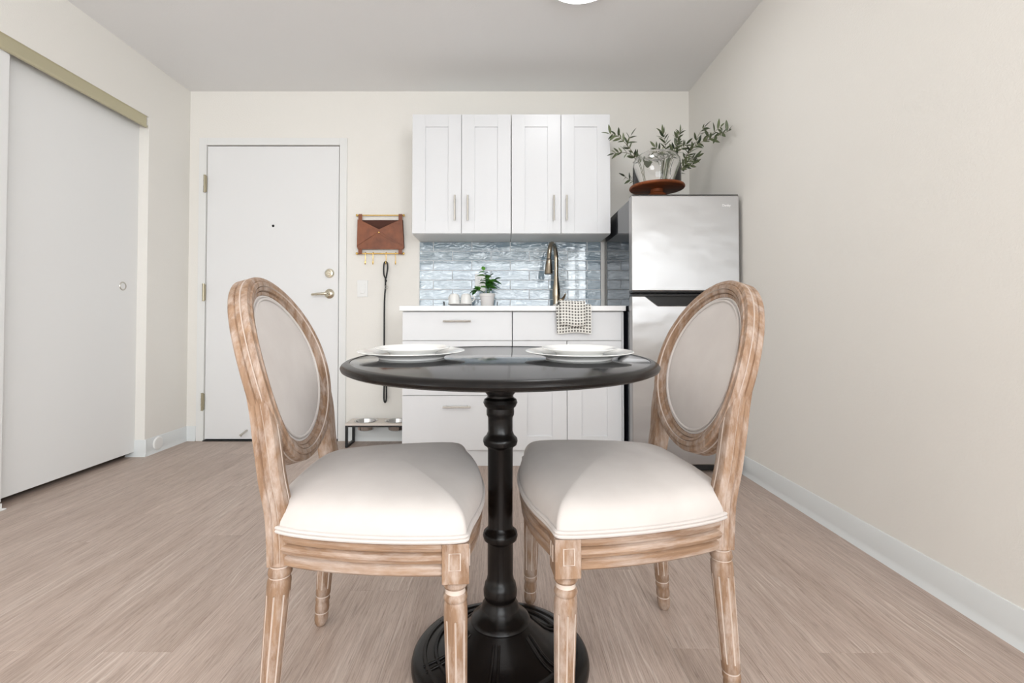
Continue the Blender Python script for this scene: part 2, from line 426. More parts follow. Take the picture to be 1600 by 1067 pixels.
o = tag(dc.build('wall_disc', 'plastic_white'), 'small round white disc on the baseboard next to the closet jamb', 'disc')
o.location = (XL+.0045, CJ+.105, .056); o.rotation_euler = (0, PI/2, 0)

# closet sliding doors and their track
tr = MB()
TP = [(0, 0), (.010, .002), (.012, .012), (.004, .016), (.004, .066), (.009, .070), (0, .070)]
tr.sweep([(Vector((XL-.012, CN, CH-.070)), Vector((1, 0, 0)), Vector((0, 0, 1))), (Vector((XL-.012, CJ-.012, CH-.070)), Vector((1, 0, 0)), Vector((0, 0, 1)))], TP, closed=False)
tr.box(XL-.105, XL-.012, CN, CJ-.012, CH-.004, CH-.001)
struct(tr.build('trim_1', 'track'), 'olive metal fascia of the sliding closet door track', 'trim')
def slider(name, x1, y0, y1, label, pull=None):
    e = sempty(name, label, 'door', (x1-.017, (y0+y1)/2, .030))
    MB().box(x1-.034, x1, y0, y1, .030, CH-.03, .002).build('panel', 'closet', e)
    if pull:
        yy, zz = pull
        m = MB().lathe([(0, -.006), (.017, -.006), (.019, .001), (.024, .0025), (.026, 0), (.026, -.001)], 28)
        m.v = [(x1+p[2]+.0005, yy+p[0], zz+p[1]) for p in m.v]; q = m.build('finger_pull', 'nickel', e); q['label'] = 'round satin nickel finger pull'
slider('door_1', XL-.060, 2.06, CJ+.0, 'flat white sliding closet door with a round finger pull', (2.873, 1.029))
slider('door_2', XL-.018, CN+.01, 2.152, 'white sliding closet door at the left edge, overlapping the other')
g = thing('door_guide', 'small white floor guide below the front sliding closet door', 'guide', (XL-.02, 2.14, 0))
MB().box(XL-.028, XL+.010, 2.10, 2.150, 0, .006, .002).build('plate', 'white_trim', g)
MB().box(XL-.014, XL-.006, 2.105, 2.145, .006, .028, .001).build('fin', 'white_trim', g)

# entry door
ed = sempty('door_3', 'plain white entry door with nickel lever and deadbolt', 'door', ((DX0+DX1)/2, YB, 0))
LX0, LX1 = DX0+.004, DX1-.007
MB().box(LX0, LX1, YB-.001, YB+.043, .012, DZ-.006, .002).build('leaf', 'door', ed)
fr = MB()
for a in ((DX0-.05, DX0, 0, DZ+.05), (DX1, DX1+.05, 0, DZ+.05), (DX0, DX1, DZ, DZ+.05)): fr.box(a[0], a[1], YB-.012, YB+.001, a[2], a[3], .002)
fr.build('frame', 'white_trim', ed)
st = MB(); st.box(DX0-.01, DX1+.01, YB+.050, YB+.115, 0, DZ+.01); st.build('stop', 'dark', ed)  # added dark slab behind the leaf, keeps light out of the door gap
MB().box(DX0, DX1, YB-.02, YB+.05, 0, .006, .002).build('threshold', 'black_plastic', ed)
for z in (1.774, 1.021, .270):
    hb = MB().box(DX0-.014, DX0+.006, YB-.018, YB-.006, z-.055, z+.055, .002).tube([(DX0-.003, YB-.020, z-.058), (DX0-.003, YB-.020, z+.058)], .0075, 12).build('hinge', 'brassy', ed)
    for k in (-.058, -.02, .02, .058): MB().tube([(DX0-.003, YB-.020, z+k-.002), (DX0-.003, YB-.020, z+k+.002)], .0088, 12).build('knuckle', 'brassy', hb)
def lathey(prof, cx, cy, cz, segs=28):           # lathe whose axis points towards the room (-Y)
    m = MB().lathe(prof, segs); m.v = [(cx+p[0], cy-p[2], cz+p[1]) for p in m.v]; return m
lathey([(0, .003), (.006, .003), (.008, .002), (.009, 0)], -1.588, YB-.001, 1.484, 16).build('peephole', 'dark', ed)
db = lathey([(0, .020), (.014, .020), (.016, .016), (.026, .014), (.032, .006), (.033, 0)], -1.194, YB-.001, 1.154).build('deadbolt', 'polished', ed)
MB().box(-1.212, -1.176, YB-.034, YB-.019, 1.149, 1.159, .003).build('thumb_turn', 'polished', db)
lv = lathey([(0, .016), (.018, .016), (.024, .012), (.033, .006), (.034, 0)], -1.193, YB-.001, 1.012).build('rosette', 'polished', ed)
MB().tube(catmull([(-1.193, YB-.012, 1.012), (-1.193, YB-.045, 1.012), (-1.205, YB-.056, 1.011), (-1.24, YB-.056, 1.009), (-1.275, YB-.054, 1.006), (-1.300, YB-.052, 1.004)], 4), [.010]*8+[.0098]*4+[.009]*4+[.008]*4+[.006], 12).build('lever', 'polished', lv)
ds = MB().tube([(-1.755, YB-.002, .072), (-1.755, YB-.03, .068), (-1.77, YB-.05, .052)], .006, 10).tube([(-1.77, YB-.05, .052), (-1.775, YB-.053, .045)], .009, 10).build('door_stop', 'nickel', ed)

# ceiling light
def ceiling_light(label, x, y, lm='lamp_fill'):
    cl = thing('ceiling_light', label, 'light', (x, y, H), 'flush ceiling lights')
    MB().lathe([(.178, 0), (.178, -.012), (.172, -.020), (.160, -.023), (.158, -.018)], 64).build('trim_ring', 'white_trim', cl, world=False)
    MB().lathe([(.159, -.019), (.14, -.024), (.08, -.028), (0, -.030)], 64).build('diffuser', lm, cl, world=False)
ceiling_light('round flush ceiling light glowing white above the kitchenette', .373, 2.245, 'lamp')
ceiling_light('added round fill light on the ceiling behind the camera, closet side', -1.75, -.15)   # two unseen lamps added behind the camera as fill light
ceiling_light('added round fill light on the ceiling behind the camera, near the right wall', .95, -.15)

# ------------------------------------------------------------ kitchen
CX0, CXM, CX1 = -.566, .0585, .683
def shaker(parent, x0, x1, z0, z1, y, stile=.082, rail=.078, railb=None, th=.019, handle=None):
    railb = railb or rail
    d = MB(); a = .0015
    d.box(x0, x0+stile, y, y+th, z0, z1, a); d.box(x1-stile, x1, y, y+th, z0, z1, a)
    d.box(x0+stile-.0002, x1-stile+.0002, y+.0002, y+th, z1-rail, z1, .0008); d.box(x0+stile-.0002, x1-stile+.0002, y+.0002, y+th, z0, z0+railb, .0008)
    door = d.build('door', 'cab', parent)
    MB().box(x0+stile-.005, x1-stile+.005, y+.009, y+th-.002, z0+railb-.005, z1-rail+.005).build('panel', 'cab', door)
    if handle: bar(door, *handle)
    return door
def bar(parent, p0, p1, inset=.02, off=.032, r=.0055):
    p0 = Vector(p0); p1 = Vector(p1); d = (p1-p0).normalized(); o = Vector((0, -off, 0))
    m = MB().tube([p0+o, p1+o], r, 12)
    for q in (p0+d*inset, p1-d*inset): m.tube([q, q+o], r*.8, 10)
    h = m.build('handle', 'nickel', parent); h['label'] = 'slim satin nickel bar handle'
UY = YB-.325; UZ0, UZ1 = 1.371, 2.128
def upper(x0, x1, label, hx):
    e = thing('upper_cabinet', label, 'cabinet', ((x0+x1)/2, YB-.16, UZ0), 'upper cabinets')
    b = MB().box(x0, x1, UY+.0205, YB-.001, UZ0, UZ1, .001)
    b.build('body', 'cab_in', e)
    xm = (x0+x1)/2
    for (a, c, h) in ((x0+.002, xm-.0015, hx[0]), (xm+.0015, x1-.002, hx[1])):
        shaker(e, a, c, UZ0+.002, UZ1-.002, UY, handle=((h, UY, 1.449), (h, UY, 1.607)))
upper(CX0, CXM-.0015, 'left white shaker wall cabinet with two doors, above the cups and plant', (-.294, -.213))
upper(CXM+.0015, CX1, 'right white shaker wall cabinet with two doors, above the faucet', (.324, .404))

CY = YB-.610       # base cabinet door faces
CT = .879
def basecab(name, x0, x1, label):
    e = thing(name, label, 'cabinet', ((x0+x1)/2, YB-.3, 0), 'base cabinets')
    MB().box(x0, x1, CY+.0205, YB-.002, .095, CT, .001).build('body', 'cab_in', e)
    MB().box(x0, x1, CY+.024, CY+.042, 0, .095, .001).build('toe_kick', 'cab', e)
    return e
e = basecab('drawer_cabinet', CX0, CXM-.001, 'white base cabinet with three slab drawers, left of the sink cabinet')
for k, (z0, z1, hz) in enumerate(((.7135, .874, .823), (.4035, .7105, .580), (.095, .4005, .342))):
    d = MB().box(CX0+.002, CXM-.0025, CY, CY+.019, z0, z1, .0015).build('drawer', 'cab', e)
    bar(d, (-.331, CY, hz), (-.175, CY, hz))
e = basecab('sink_cabinet', CXM+.001, CX1+.008, 'white sink base cabinet with two shaker doors beside the refrigerator')
MB().box(CXM+.0025, CX1-.006, CY, CY+.019, .7135, .874, .0015).build('false_front', 'cab', e)
shaker(e, CXM+.0025, .3665, .095, .7105, CY)
shaker(e, .3695, CX1-.006, .095, .7105, CY)
MB().box(CX1-.004, CX1+.008, CY+.006, CY+.019, .095, .874, .001).build('filler', 'cab', e)
ctp = tag(MB().box(CX0-.012, .697, YB-.636, YB-.002, CT+.0005, .909, .003).build('countertop', 'counter'), 'white quartz countertop over the base cabinets', 'countertop')

# backsplash of glazed tiles
bs = thing('backsplash', 'grey-blue glazed subway tile backsplash above the counter', 'backsplash', (.057, YB, .91))
BX0, BX1, BZ0, BZ1 = -.570, .682, .910, 1.3705
MB().box(BX0, BX1, YB-.009, YB-.0006, BZ0, BZ1).build('grout', 'grout', bs)
TW, THH = .2655, .0667
ztop = 1.3735; r = 0
while ztop > BZ0+.005:
    z1 = min(ztop-.0022, BZ1-.0005); z0 = max(ztop-THH+.0018, BZ0+.0005)
    xs = -.474 - TW if r % 2 == 0 else -.342 - TW
    while xs < BX1:
        a = max(xs+.0018, BX0+.0005); b = min(xs+TW-.0018, BX1-.0005)
        if b-a > .012 and z1-z0 > .006: MB().box(a, b, YB-.0115, YB-.004, z0, z1, .0022, 2).build('tile', 'tile', bs)
        xs += TW
    ztop -= THH; r += 1
MB().box(BX1+.001, BX1+.028, YB-.013, YB-.0006, BZ0, BZ1, .002).build('edge_strip', 'edge', bs)
ol = thing('wall_outlet', 'white outlet plate on the blue tiles behind the potted plant', 'outlet', (-.150, YB-.012, 1.03))
MB().box(-.186, -.114, YB-.018, YB-.0118, 1.030, 1.148, .003).build('plate', 'plastic_white', ol)
for z in (1.064, 1.112):
    s = MB().box(-.166, -.134, YB-.0205, YB-.0178, z-.016, z+.016, .004).build('socket', 'plastic_white', ol)
    for dx in (-.007, .007): MB().box(-.150+dx-.0012, -.150+dx+.0012, YB-.0212, YB-.020, z-.006, z+.006).build('slot', 'dark', s)

# refrigerator
FX0, FX1, FY, FZ = .700, 1.283, 2.628, 1.508
rf = thing('refrigerator', 'stainless steel top-freezer refrigerator with black sides', 'refrigerator', ((FX0+FX1)/2, 2.98, 0))
MB().box(FX0+.004, FX1-.004, FY+.068, YB-.045, .035, FZ-.012, .006).build('body', 'black_gloss', rf)
dz0 = .984
dm = MB()
def fdoor(pts):
    m = MB(); m.prism(pts, 'y', FY, FY+.062, .007, 0, 3); return m
fz = fdoor([(FX0, dz0), (FX1, dz0), (FX1, FZ-.005), (FX0, FZ-.005)]).build('freezer_door', 'steel', rf)
MB().box(FX0+.004, FX1-.004, FY+.004, FY+.066, FZ-.006, FZ, .002).build('top_cap', 'black_plastic', fz)
MB().box(FX0+.004, FX1-.004, FY+.006, FY+.066, dz0-.008, dz0+.002, .002).build('bottom_cap', 'black_plastic', fz)
cur = bpy.data.curves.new('logo_text', 'FONT'); cur.body = 'Danby'; cur.size = .0175; cur.align_x = 'CENTER'; cur.extrude = .0004; cur.offset = .0003
to = bpy.data.objects.new('logo_text', cur); C.objects.link(to)
me = bpy.data.meshes.new_from_object(to.evaluated_get(bpy.context.evaluated_depsgraph_get())); bpy.data.objects.remove(to)
lg = bpy.data.objects.new('logo', me); C.objects.link(lg); me.materials.clear(); me.materials.append(M['logo']); lg.parent = fz
lp = atY(1135, 322.5, FY)
lg.location = Vector((lp.x, FY-.0006, lp.z)) - rf.location; lg.rotation_euler = (PI/2, 0, 0)
lg['label'] = 'small white brand lettering'
lz = .958
ld = fdoor([(FX0, .052), (FX1, .052), (FX1, lz), (FX1-.075, lz), (FX1-.125, lz-.052), (FX0+.140, lz-.052), (FX0+.072, lz), (FX0, lz)]).build('fridge_door', 'steel', rf)
MB().prism([(FX1-.07, lz+.004), (FX1-.12, lz-.054), (FX0+.136, lz-.054), (FX0+.066, lz+.004)], 'y', FY+.030, FY+.064, .002).build('handle_recess', 'black_plastic', ld)
MB().box(FX0+.002, FX1-.002, FY+.008, FY+.066, lz-.001, lz+.008, .002).build('top_cap', 'black_plastic', ld)
MB().box(FX0+.008, FX1-.008, FY+.045, FY+.09, .012, .05, .003).build('kick_grille', 'black_plastic', rf)
for xx in (FX0+.05, FX1-.05): MB().lathe([(.018, 0), (.018, .010), (.008, .012), (.008, .04)], 16, (xx, FY+.07, 0), close=True).build('foot', 'black_plastic', rf)

# faucet
fx, fy = .363, 3.262
fa = thing('faucet', 'champagne nickel gooseneck kitchen faucet with pull-down head', 'faucet', (fx, fy, .909))
MB().lathe([(0, 0), (.028, 0), (.028, .006), (.024, .010), (.022, .05), (.0245, .075), (.026, .10), (.0235, .14), (.0175, .18), (.0155, .215)], 28, (fx, fy, .909)).build('body', 'faucet', fa)
pts = catmull([(fx, fy, 1.11), (fx, fy, 1.20), (fx-.002, fy-.004, 1.265), (fx-.014, fy-.035, 1.312), (fx-.034, fy-.085, 1.328), (fx-.052, fy-.135, 1.305), (fx-.062, fy-.165, 1.255), (fx-.065, fy-.175, 1.215)], 6)
MB().tube(pts, .0145, 14).build('neck', 'faucet', fa)
hd = MB().lathe([(0, 0), (.023, 0), (.0265, .004), (.0255, .02), (.0215, .06), (.0175, .09), (.0155, .095)], 24)
hd.v = [(fx-.065-.006*(1-p[2]/.095)+p[0], fy-.175-.025*(1-p[2]/.095)+p[1], 1.118+p[2]) for p in hd.v]
h_ = hd.build('spray_head', 'faucet', fa)
MB().lathe([(.0165, 0), (.0165, .004)], 20, (fx-.065, fy-.175, 1.213), close=True).build('seam_ring', 'black_plastic', h_)
MB().lathe([(.0225, -.001), (.0225, .0015)], 20, (fx-.071, fy-.200, 1.117), close=True).build('nozzle', 'black_plastic', h_)
MB().tube([(fx+.02, fy, .962), (fx+.042, fy-.004, .966), (fx+.05, fy-.03, .985), (fx+.052, fy-.075, 1.0)], [.011, .011, .008, .005], 10).build('lever', 'faucet', fa)

# dish towel draped over the counter edge
tw = thing('dish_towel', 'grey and white grid weave towel hanging over the counter edge below the faucet', 'towel', (.405, YB-.60, .909))
def cloth(path, x0a, x1a, x0b, x1b, th, wob, name, seed, nx=22):
    P = catmull(path, 8); n = len(P); m = MB(); uv = []; vs = []; fs = []
    L = [0]
    for i in range(1, n): L.append(L[-1]+(P[i]-P[i-1]).length)
    rr = random.Random(seed); ph = rr.random()*6
    for side in (0, 1):
        for i in range(n):
            t = L[i]/L[-1]; tan = (P[min(i+1, n-1)]-P[max(i-1, 0)]).normalized(); nor = Vector((0, tan.z, -tan.y))
            for k in range(nx+1):
                s = k/nx; xx = (x0a+(x0b-x0a)*t)*(1-s)+(x1a+(x1b-x1a)*t)*s
                w = wob*t*t*(math.sin(s*7+ph)+.5*math.sin(s*13+ph*2))
                q = Vector((xx, P[i].y, P[i].z)) + nor*(w+(th if side else 0)) - Vector((0, 0, .004*math.sin(s*6+ph)*t))
                vs.append(q); uv.append((xx, L[i]))
    N = n*(nx+1)
    for i in range(n-1):
        for k in range(nx):
            a = i*(nx+1)+k; fs.append((a, a+1, a+nx+2, a+nx+1)); a += N; fs.append((a, a+nx+1, a+nx+2, a+1))
    for i in range(n-1):
        for k in (0, nx):
            a = i*(nx+1)+k; b = a+nx+1; fs.append((a, b, b+N, a+N))
    for i in (0, n-1):
        for k in range(nx):
            a = i*(nx+1)+k; fs.append((a, a+1, a+1+N, a+N))
    m.add(vs, fs); m.uv = uv
    return m.build(name, 'towel', tw, angle=60)
cy = YB-.636
cloth([(0, cy+.30, .9165), (0, cy+.12, .9165), (0, cy+.02, .9165), (0, cy-.006, .914), (0, cy-.012, .89), (0, cy-.013, .83), (0, cy-.013, .755)], .285, .505, .31, .498, -.006, .003, 'lower_fold', 3)
cloth([(0, cy+.26, .925), (0, cy+.10, .926), (0, cy+.02, .938), (0, cy-.020, .932), (0, cy-.030, .90), (0, cy-.033, .85), (0, cy-.040, .818), (0, cy-.032, .795), (0, cy-.020, .800), (0, cy-.017, .83)], .315, .470, .325, .462, -.006, .002, 'upper_fold', 5)

# wire tray with cups and plant
ty = 3.13
trx0, trx1 = -.372, -.030
wt = thing('wire_tray', 'black wire tray with upright loop handles on the counter', 'tray', ((trx0+trx1)/2, ty, .909))
m = MB(); z = .912
rim = [(trx0, ty-.085, z), (trx1, ty-.085, z), (trx1, ty+.085, z), (trx0, ty+.085, z)]
for i in range(4): m.tube([rim[i], rim[(i+1) % 4]], .0026, 8)
m.build('rim', 'black_metal', wt)
for k in range(1, 16):
    xx = trx0+(trx1-trx0)*k/16; MB().tube([(xx, ty-.085, z), (xx, ty+.085, z)], .0014, 6).build('wire', 'black_metal', wt)
for xx in (trx0, trx1):
    MB().tube(catmull([(xx, ty-.03, z), (xx, ty-.028, z+.022), (xx, ty-.014, z+.033), (xx, ty+.014, z+.033), (xx, ty+.028, z+.022), (xx, ty+.03, z)], 5), .0026, 8).build('handle', 'black_metal', wt)
ZT = .9147
sx_ = -.268
sau = MB().lathe([(0, .002), (.042, .002), (.043, 0), (.046, 0), (.047, .003), (.070, .012), (.079, .016), (.080, .018), (.077, .0185), (.050, .008), (0, .006)], 48, (sx_, ty, ZT))
tag(sau.build('saucer', 'ceramic'), 'white saucer carrying two upturned cups on the wire tray', 'saucer')
def cup(x, y, label, ang):
    e = thing('cup', label, 'cup', (x, y, ZT+.0125), 'upturned cups on the saucer')
    MB().lathe([(.036, 0), (.0375, 0), (.0365, .02), (.034, .045), (.030, .062), (.025, .068), (.0175, .0695), (.0175, .0715), (.0155, .0715), (.0150, .068), (.0, .067)], 36, world_c(e)).build('bowl', 'porcelain', e)
    c, s = math.cos(ang), math.sin(ang)
    MB().tube([(x+c*rr, y+s*rr, ZT+.0125+zz) for rr, zz in catmull2([(.033, .054), (.047, .056), (.054, .044), (.050, .028), (.036, .018)])], .0036, 10).build('handle', 'porcelain', e)
def world_c(e): return tuple(e.location)
def catmull2(p): return [(q.x, q.y) for q in catmull([(a, b, 0) for a, b in p], 6)]
cup(sx_-.038, ty, 'left white porcelain cup upside down on the saucer', 2.4)
cup(sx_+.038, ty-.002, 'right white porcelain cup upside down on the saucer, handle to the right', -.15)

px_, py_ = -.094, ty
pp = thing('potted_plant', 'leafy green plant in a small white pot on the wire tray', 'plant', (px_, py_, ZT))
MB().lathe([(0, 0), (.036, 0), (.039, .003), (.046, .06), (.0475, .066), (.050, .067), (.0505, .082), (.049, .084), (.0465, .083), (.0455, .070), (0, .070)], 40, (px_, py_, ZT)).build('pot', 'ceramic', pp)
MB().lathe([(.046, .074), (.03, .077), (0, .078)], 24, (px_, py_, ZT)).build('soil', 'soil', pp)
def leafmesh(name, L, W, mat, fold=.25, curl=.15, tipk=1.0):
    n = 7; vs = []; fs = []
    for i in range(n+1):
        t = i/n; w = W*math.sin(PI*t**.8)**.8*.5 if 0 < t < 1 else 0
        zc = -curl*L*t*t
        vs += [(t*L, -w, zc+fold*w), (t*L, 0, zc), (t*L, w, zc+fold*w)]
    nn = len(vs); vs += [(a, b, c-.0006) for a, b, c in vs]
    for i in range(n):
        for k in (0, 1):
            a = 3*i+k; fs.append((a, a+3, a+4, a+1)); a += nn; fs.append((a, a+1, a+4, a+3))
    me = bpy.data.meshes.new(name); me.from_pydata(vs, [], fs); me.materials.append(M[mat])
    me.polygons.foreach_set('use_smooth', [True]*len(me.polygons)); return me
def place_leaf(me, parent, pos, d, roll=0, scale=1, name='leaf'):
    o = bpy.data.objects.new(name, me); C.objects.link(o); o.parent = parent
    off = Vector((0, 0, 0)); p = parent
    while p is not None: off += p.location; p = p.parent
    d = Vector(d).normalized(); up = Vector((0, 0, 1)) if abs(d.z) < .95 else Vector((0, -1, 0))
    yv = up.cross(d).normalized(); zv = d.cross(yv)
    mat = Matrix((d, yv, zv)).transposed().to_4x4() @ Matrix.Rotation(roll, 4, 'X') @ Matrix.Scale(scale, 4)
    mat.translation = Vector(pos)-off; o.matrix_basis = mat
    return o
lm = leafmesh('glossy_leaf', .054, .036, 'leaf', .35, .2)
rr = random.Random(4)
def stemplant(pts, leaves):
    P = catmull([Vector(p) for p in pts], 6)
    MB().tube(P, [.0022*(1-.5*i/len(P)) for i in range(len(P))], 6).build('stem', 'leaf', pp)
    for t, az, el, s in leaves:
        q = P[min(len(P)-1, int(t*(len(P)-1)))]
        d = (math.cos(az)*math.cos(el), math.sin(az)*math.cos(el), math.sin(el))
        place_leaf(lm, pp, q, d, rr.uniform(-.5, .5), s)
b0 = Vector((px_, py_, ZT+.077))
S = lambda dx, dy, dz: b0+Vector((dx, dy, dz))
stemplant([S(0, 0, 0), S(-.004, 0, .06), S(-.012, -.005, .11), S(-.022, -.005, .155)],
          [(1, 2.0, 1.0, .75), (.93, 3.1, .1, .72), (.85, .3, .5, .5), (.74, 3.0, .2, 1.1), (.68, -.6, .3, .9), (.55, -2.3, .2, 1), (.5, .8, .4, 1), (.4, 2.8, .3, .9), (.3, -1.2, .1, 1)])
stemplant([S(.008, 0, 0), S(.018, -.006, .04), S(.034, -.01, .075), S(.04, -.012, .09)],
          [(1, .5, .5, 1.05), (.9, -1.6, .0, 1.0), (.8, .1, -.1, 1.05), (.6, -1.0, .2, 1.0), (.5, 2.3, .5, 1), (.35, -.2, .1, 1), (.7, -2.2, .5, .9)])
stemplant([S(-.01, 0, 0), S(-.03, -.01, .02), S(-.055, -.014, .03), S(-.072, -.016, .026)],
          [(1, 3.4, -.3, .9), (.9, 2.6, -.6, .8), (.75, -2.2, .3, 1), (.6, 2.5, .7, 1), (.45, -2.6, .1, .95), (.3, -1.4, .1, .9), (.8, 2.0, .9, .8)])
stemplant([S(0, -.01, 0), S(.004, -.028, .03), S(.006, -.04, .05)],
          [(1, -1.5, .3, 1), (.8, -.5, .2, 1), (.7, -2.7, .3, 1), (.5, -1.1, .0, .9), (.9, 1.6, 1.0, 1.1), (.6, .9, .8, 1)])

stemplant([S(.004, .01, 0), S(.01, .004, .05), S(.012, -.004, .085), S(.01, -.01, .115)],
          [(1, .9, .6, .9), (.9, -1.9, .4, 1), (.8, 2.6, .3, 1), (.7, -.4, .2, 1.05), (.6, -2.0, .1, 1), (.5, -1.1, .2, 1.1), (.4, .4, .2, 1)])
# ------------------------------------------------------------ wall organizer, leash, switch
wo = thing('wall_organizer', 'tan leather envelope pouch hung on brass rods with hooks', 'organizer', (-.838, YB, 1.28))
yr = YB-.022
for z in (1.553, 1.289):
    rd = MB().tube([(-1.006, yr, z), (-.672, yr, z)], .0042, 10).build('rod', 'gold', wo)
    for xx in (-1.000, -.678):
        MB().tube([(xx, YB-.0005, z), (xx, yr, z)], .004, 8).build('standoff', 'gold', rd)
        b = MB().lathe([(0, .008), (.007, .006), (.009, 0), (.007, -.006), (0, -.008)], 12); b.v = [(xx+p[2], yr+p[0], z+p[1]) for p in b.v]; b.build('finial', 'gold', rd)
X0, X1, Z0, Z1 = -.997, -.674, 1.318, 1.522
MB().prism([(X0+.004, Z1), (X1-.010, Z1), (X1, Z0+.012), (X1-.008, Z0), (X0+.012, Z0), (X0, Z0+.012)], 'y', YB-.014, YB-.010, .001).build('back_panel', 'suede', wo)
mx, mz = -.845, 1.432
mxm = (X0+X1)/2
MB().prism([(X0+.004, Z1), (X0+.024, Z1-.004), (mx, mz+.022), (X1-.034, Z1-.004), (X1-.010, Z1), (X1, Z0+.012), (X1-.008, Z0), (X0+.012, Z0), (X0, Z0+.012)], 'y', YB-.034, YB-.030, .0012).build('front_panel', 'leather', wo)
MB().prism([(X0, Z0+.012), (mx, mz-.014), (X1, Z0+.012), (X1-.008, Z0), (X0+.012, Z0)], 'y', YB-.038, YB-.0345, .001).build('lower_flap', 'leather', wo)
MB().prism([(X0+.004, Z1), (X0+.004, Z1-.012), (X0+.001, Z0+.02), (mx-.004, mz+.004)], 'y', YB-.0375, YB-.0342, .0008).build('side_flap', 'leather', wo)
MB().prism([(X1-.012, Z1), (X1-.001, Z0+.02), (mx+.012, mz+.004)], 'y', YB-.0375, YB-.0342, .0008).build('side_flap', 'leather', wo)
MB().box(X0+.003, X1-.004, YB-.031, YB-.013, Z0, Z0+.004, .001).build('gusset', 'leather', wo)
lathey([(0, .004), (.005, .003), (.006, 0)], mx, YB-.038, mz, 14).build('stud', 'gold', wo)
for xx in (X0+.022, X1-.025):
    for za, zb in ((1.560, 1.50), (1.282, 1.335)):
        MB().prism([(xx-.013, za), (xx+.013, za), (xx+.013, zb), (xx-.013, zb)], 'y', YB-.031, YB-.0275, .0008).build('strap', 'leather', wo)
for xx in (-.939, -.886, -.797, -.731):
    hk = MB().tube(catmull([(xx, yr+.006, 1.289), (xx, yr+.004, 1.2965), (xx, yr-.007, 1.296), (xx, yr-.009, 1.284), (xx, yr-.007, 1.25), (xx, yr-.004, 1.222), (xx, yr-.008, 1.213), (xx, yr-.016, 1.216), (xx, yr-.018, 1.232)], 4), .0024, 8)
    hk.build('hook', 'gold', wo)
ls = thing('dog_leash', 'black leash hanging by its loop from the third brass hook', 'leash', (-.797, YB-.03, .27))
lx = -.797; ly = yr-.012
def strap(pts, w, name, mat='leash', th=.003, parent=ls):
    P = catmull(pts, 6); fr_ = []
    for i, p in enumerate(P):
        t = (P[min(i+1, len(P)-1)]-P[max(i-1, 0)]).normalized(); b = t.cross(Vector((0, 1, 0)))
        b = b.normalized() if b.length > .05 else Vector((1, 0, 0)); fr_.append((p, Vector((0, 1, 0)), b))
    return MB().sweep(fr_, [(-w/2, -th/2), (w/2, -th/2), (w/2, th/2), (-w/2, th/2)], closed=False).build(name, mat, parent)
strap([(lx-.001, ly, 1.115), (lx-.012, ly, 1.14), (lx-.014, ly, 1.19), (lx-.010, ly, 1.222), (lx, ly, 1.231), (lx+.010, ly, 1.222), (lx+.013, ly, 1.19), (lx+.006, ly, 1.14), (lx+.001, ly, 1.115)], .012, 'hand_loop', th=.0075)
strap([(lx-.002, ly, 1.12), (lx-.002, ly, 1.05), (lx-.006, ly, 1.0), (lx-.009, ly+.002, .9), (lx-.009, ly+.003, .6), (lx-.008, ly+.003, .40), (lx-.008, ly, .30), (lx-.003, ly, .272), (lx+.003, ly, .272), (lx+.008, ly, .30), (lx+.007, ly, .42), (lx+.002, ly+.004, .6)], .010, 'strap', th=.009)
MB().lathe([(.006, -.008), (.008, -.006), (.008, .006), (.006, .008)], 12, (lx, ly, 1.10), close=True).build('keeper', 'leash', ls)
MB().tube([(lx+.006+.010*math.cos(a*PI/8), ly-.004, 1.054+.012*math.sin(a*PI/8)) for a in range(16)], .0018, 8, closed=True).build('ring', 'nickel', ls)
sw = thing('light_switch', 'white rocker light switch plate between door and leash', 'switch', (-.961, YB, 1.0))
MB().box(-1.001, -.929, YB-.006, YB-.0004, .990, 1.107, .003).build('plate', 'plastic_white', sw)
MB().box(-.982, -.948, YB-.010, YB-.0055, 1.015, 1.082, .002).build('rocker', 'plastic_white', sw)

# ------------------------------------------------------------ pet feeder
pfx0, pfx1, pfy0, pfy1, pz = -1.020, -.600, 3.190, 3.355, .158
pf = thing('pet_feeder', 'low pet feeder with pale wood top and black metal frame', 'feeder', ((pfx0+pfx1)/2, (pfy0+pfy1)/2, 0))
bc = [(-.908, 3.275), (-.705, 3.275)]; BR = .072
tp = MB(); N = 48                      # top board with two round openings: ring of quads from hole to cell border
def board_cell(m, x0, x1, y0, y1, cx, cy_, z0, z1, R):
    inn = []; out = []
    for k in range(N):
        a = 2*PI*k/N; c, s = math.cos(a), math.sin(a); inn.append((cx+R*c, cy_+R*s))
        tt = min([((x1-cx)/c if c > 0 else (x0-cx)/c) if abs(c) > 1e-9 else 1e9, ((y1-cy_)/s if s > 0 else (y0-cy_)/s) if abs(s) > 1e-9 else 1e9])
        out.append((cx+tt*c, cy_+tt*s))
    vs = [(p[0], p[1], z) for z in (z0, z1) for ring in (inn, out) for p in ring]; fs = []
    for k in range(N):
        k2 = (k+1) % N
        fs += [(2*N+k, 2*N+k2, 3*N+k2, 3*N+k), (k, N+k, N+k2, k2), (k, k2, 2*N+k2, 2*N+k), (N+k, 3*N+k, 3*N+k2, N+k2)]
    m.add(vs, fs)
xm = (bc[0][0]+bc[1][0])/2
board_cell(tp, pfx0, xm, pfy0, pfy1, *bc[0], pz-.014, pz, BR); board_cell(tp, xm, pfx1, pfy0, pfy1, *bc[1], pz-.014, pz, BR)
for a in ((pfx0, pfx1, pfy0-.001, pfy0), (pfx0-.001, pfx0, pfy0, pfy1)): tp.box(a[0], a[1], a[2], a[3], pz-.014, pz)
tp.build('top_board', 'feeder_wood', pf)
q = .016
def feed_bar(x0, x1, y0, y1, z0, z1, nm): MB().box(x0, x1, y0, y1, z0, z1, .001).build(nm, 'black_metal', pf)
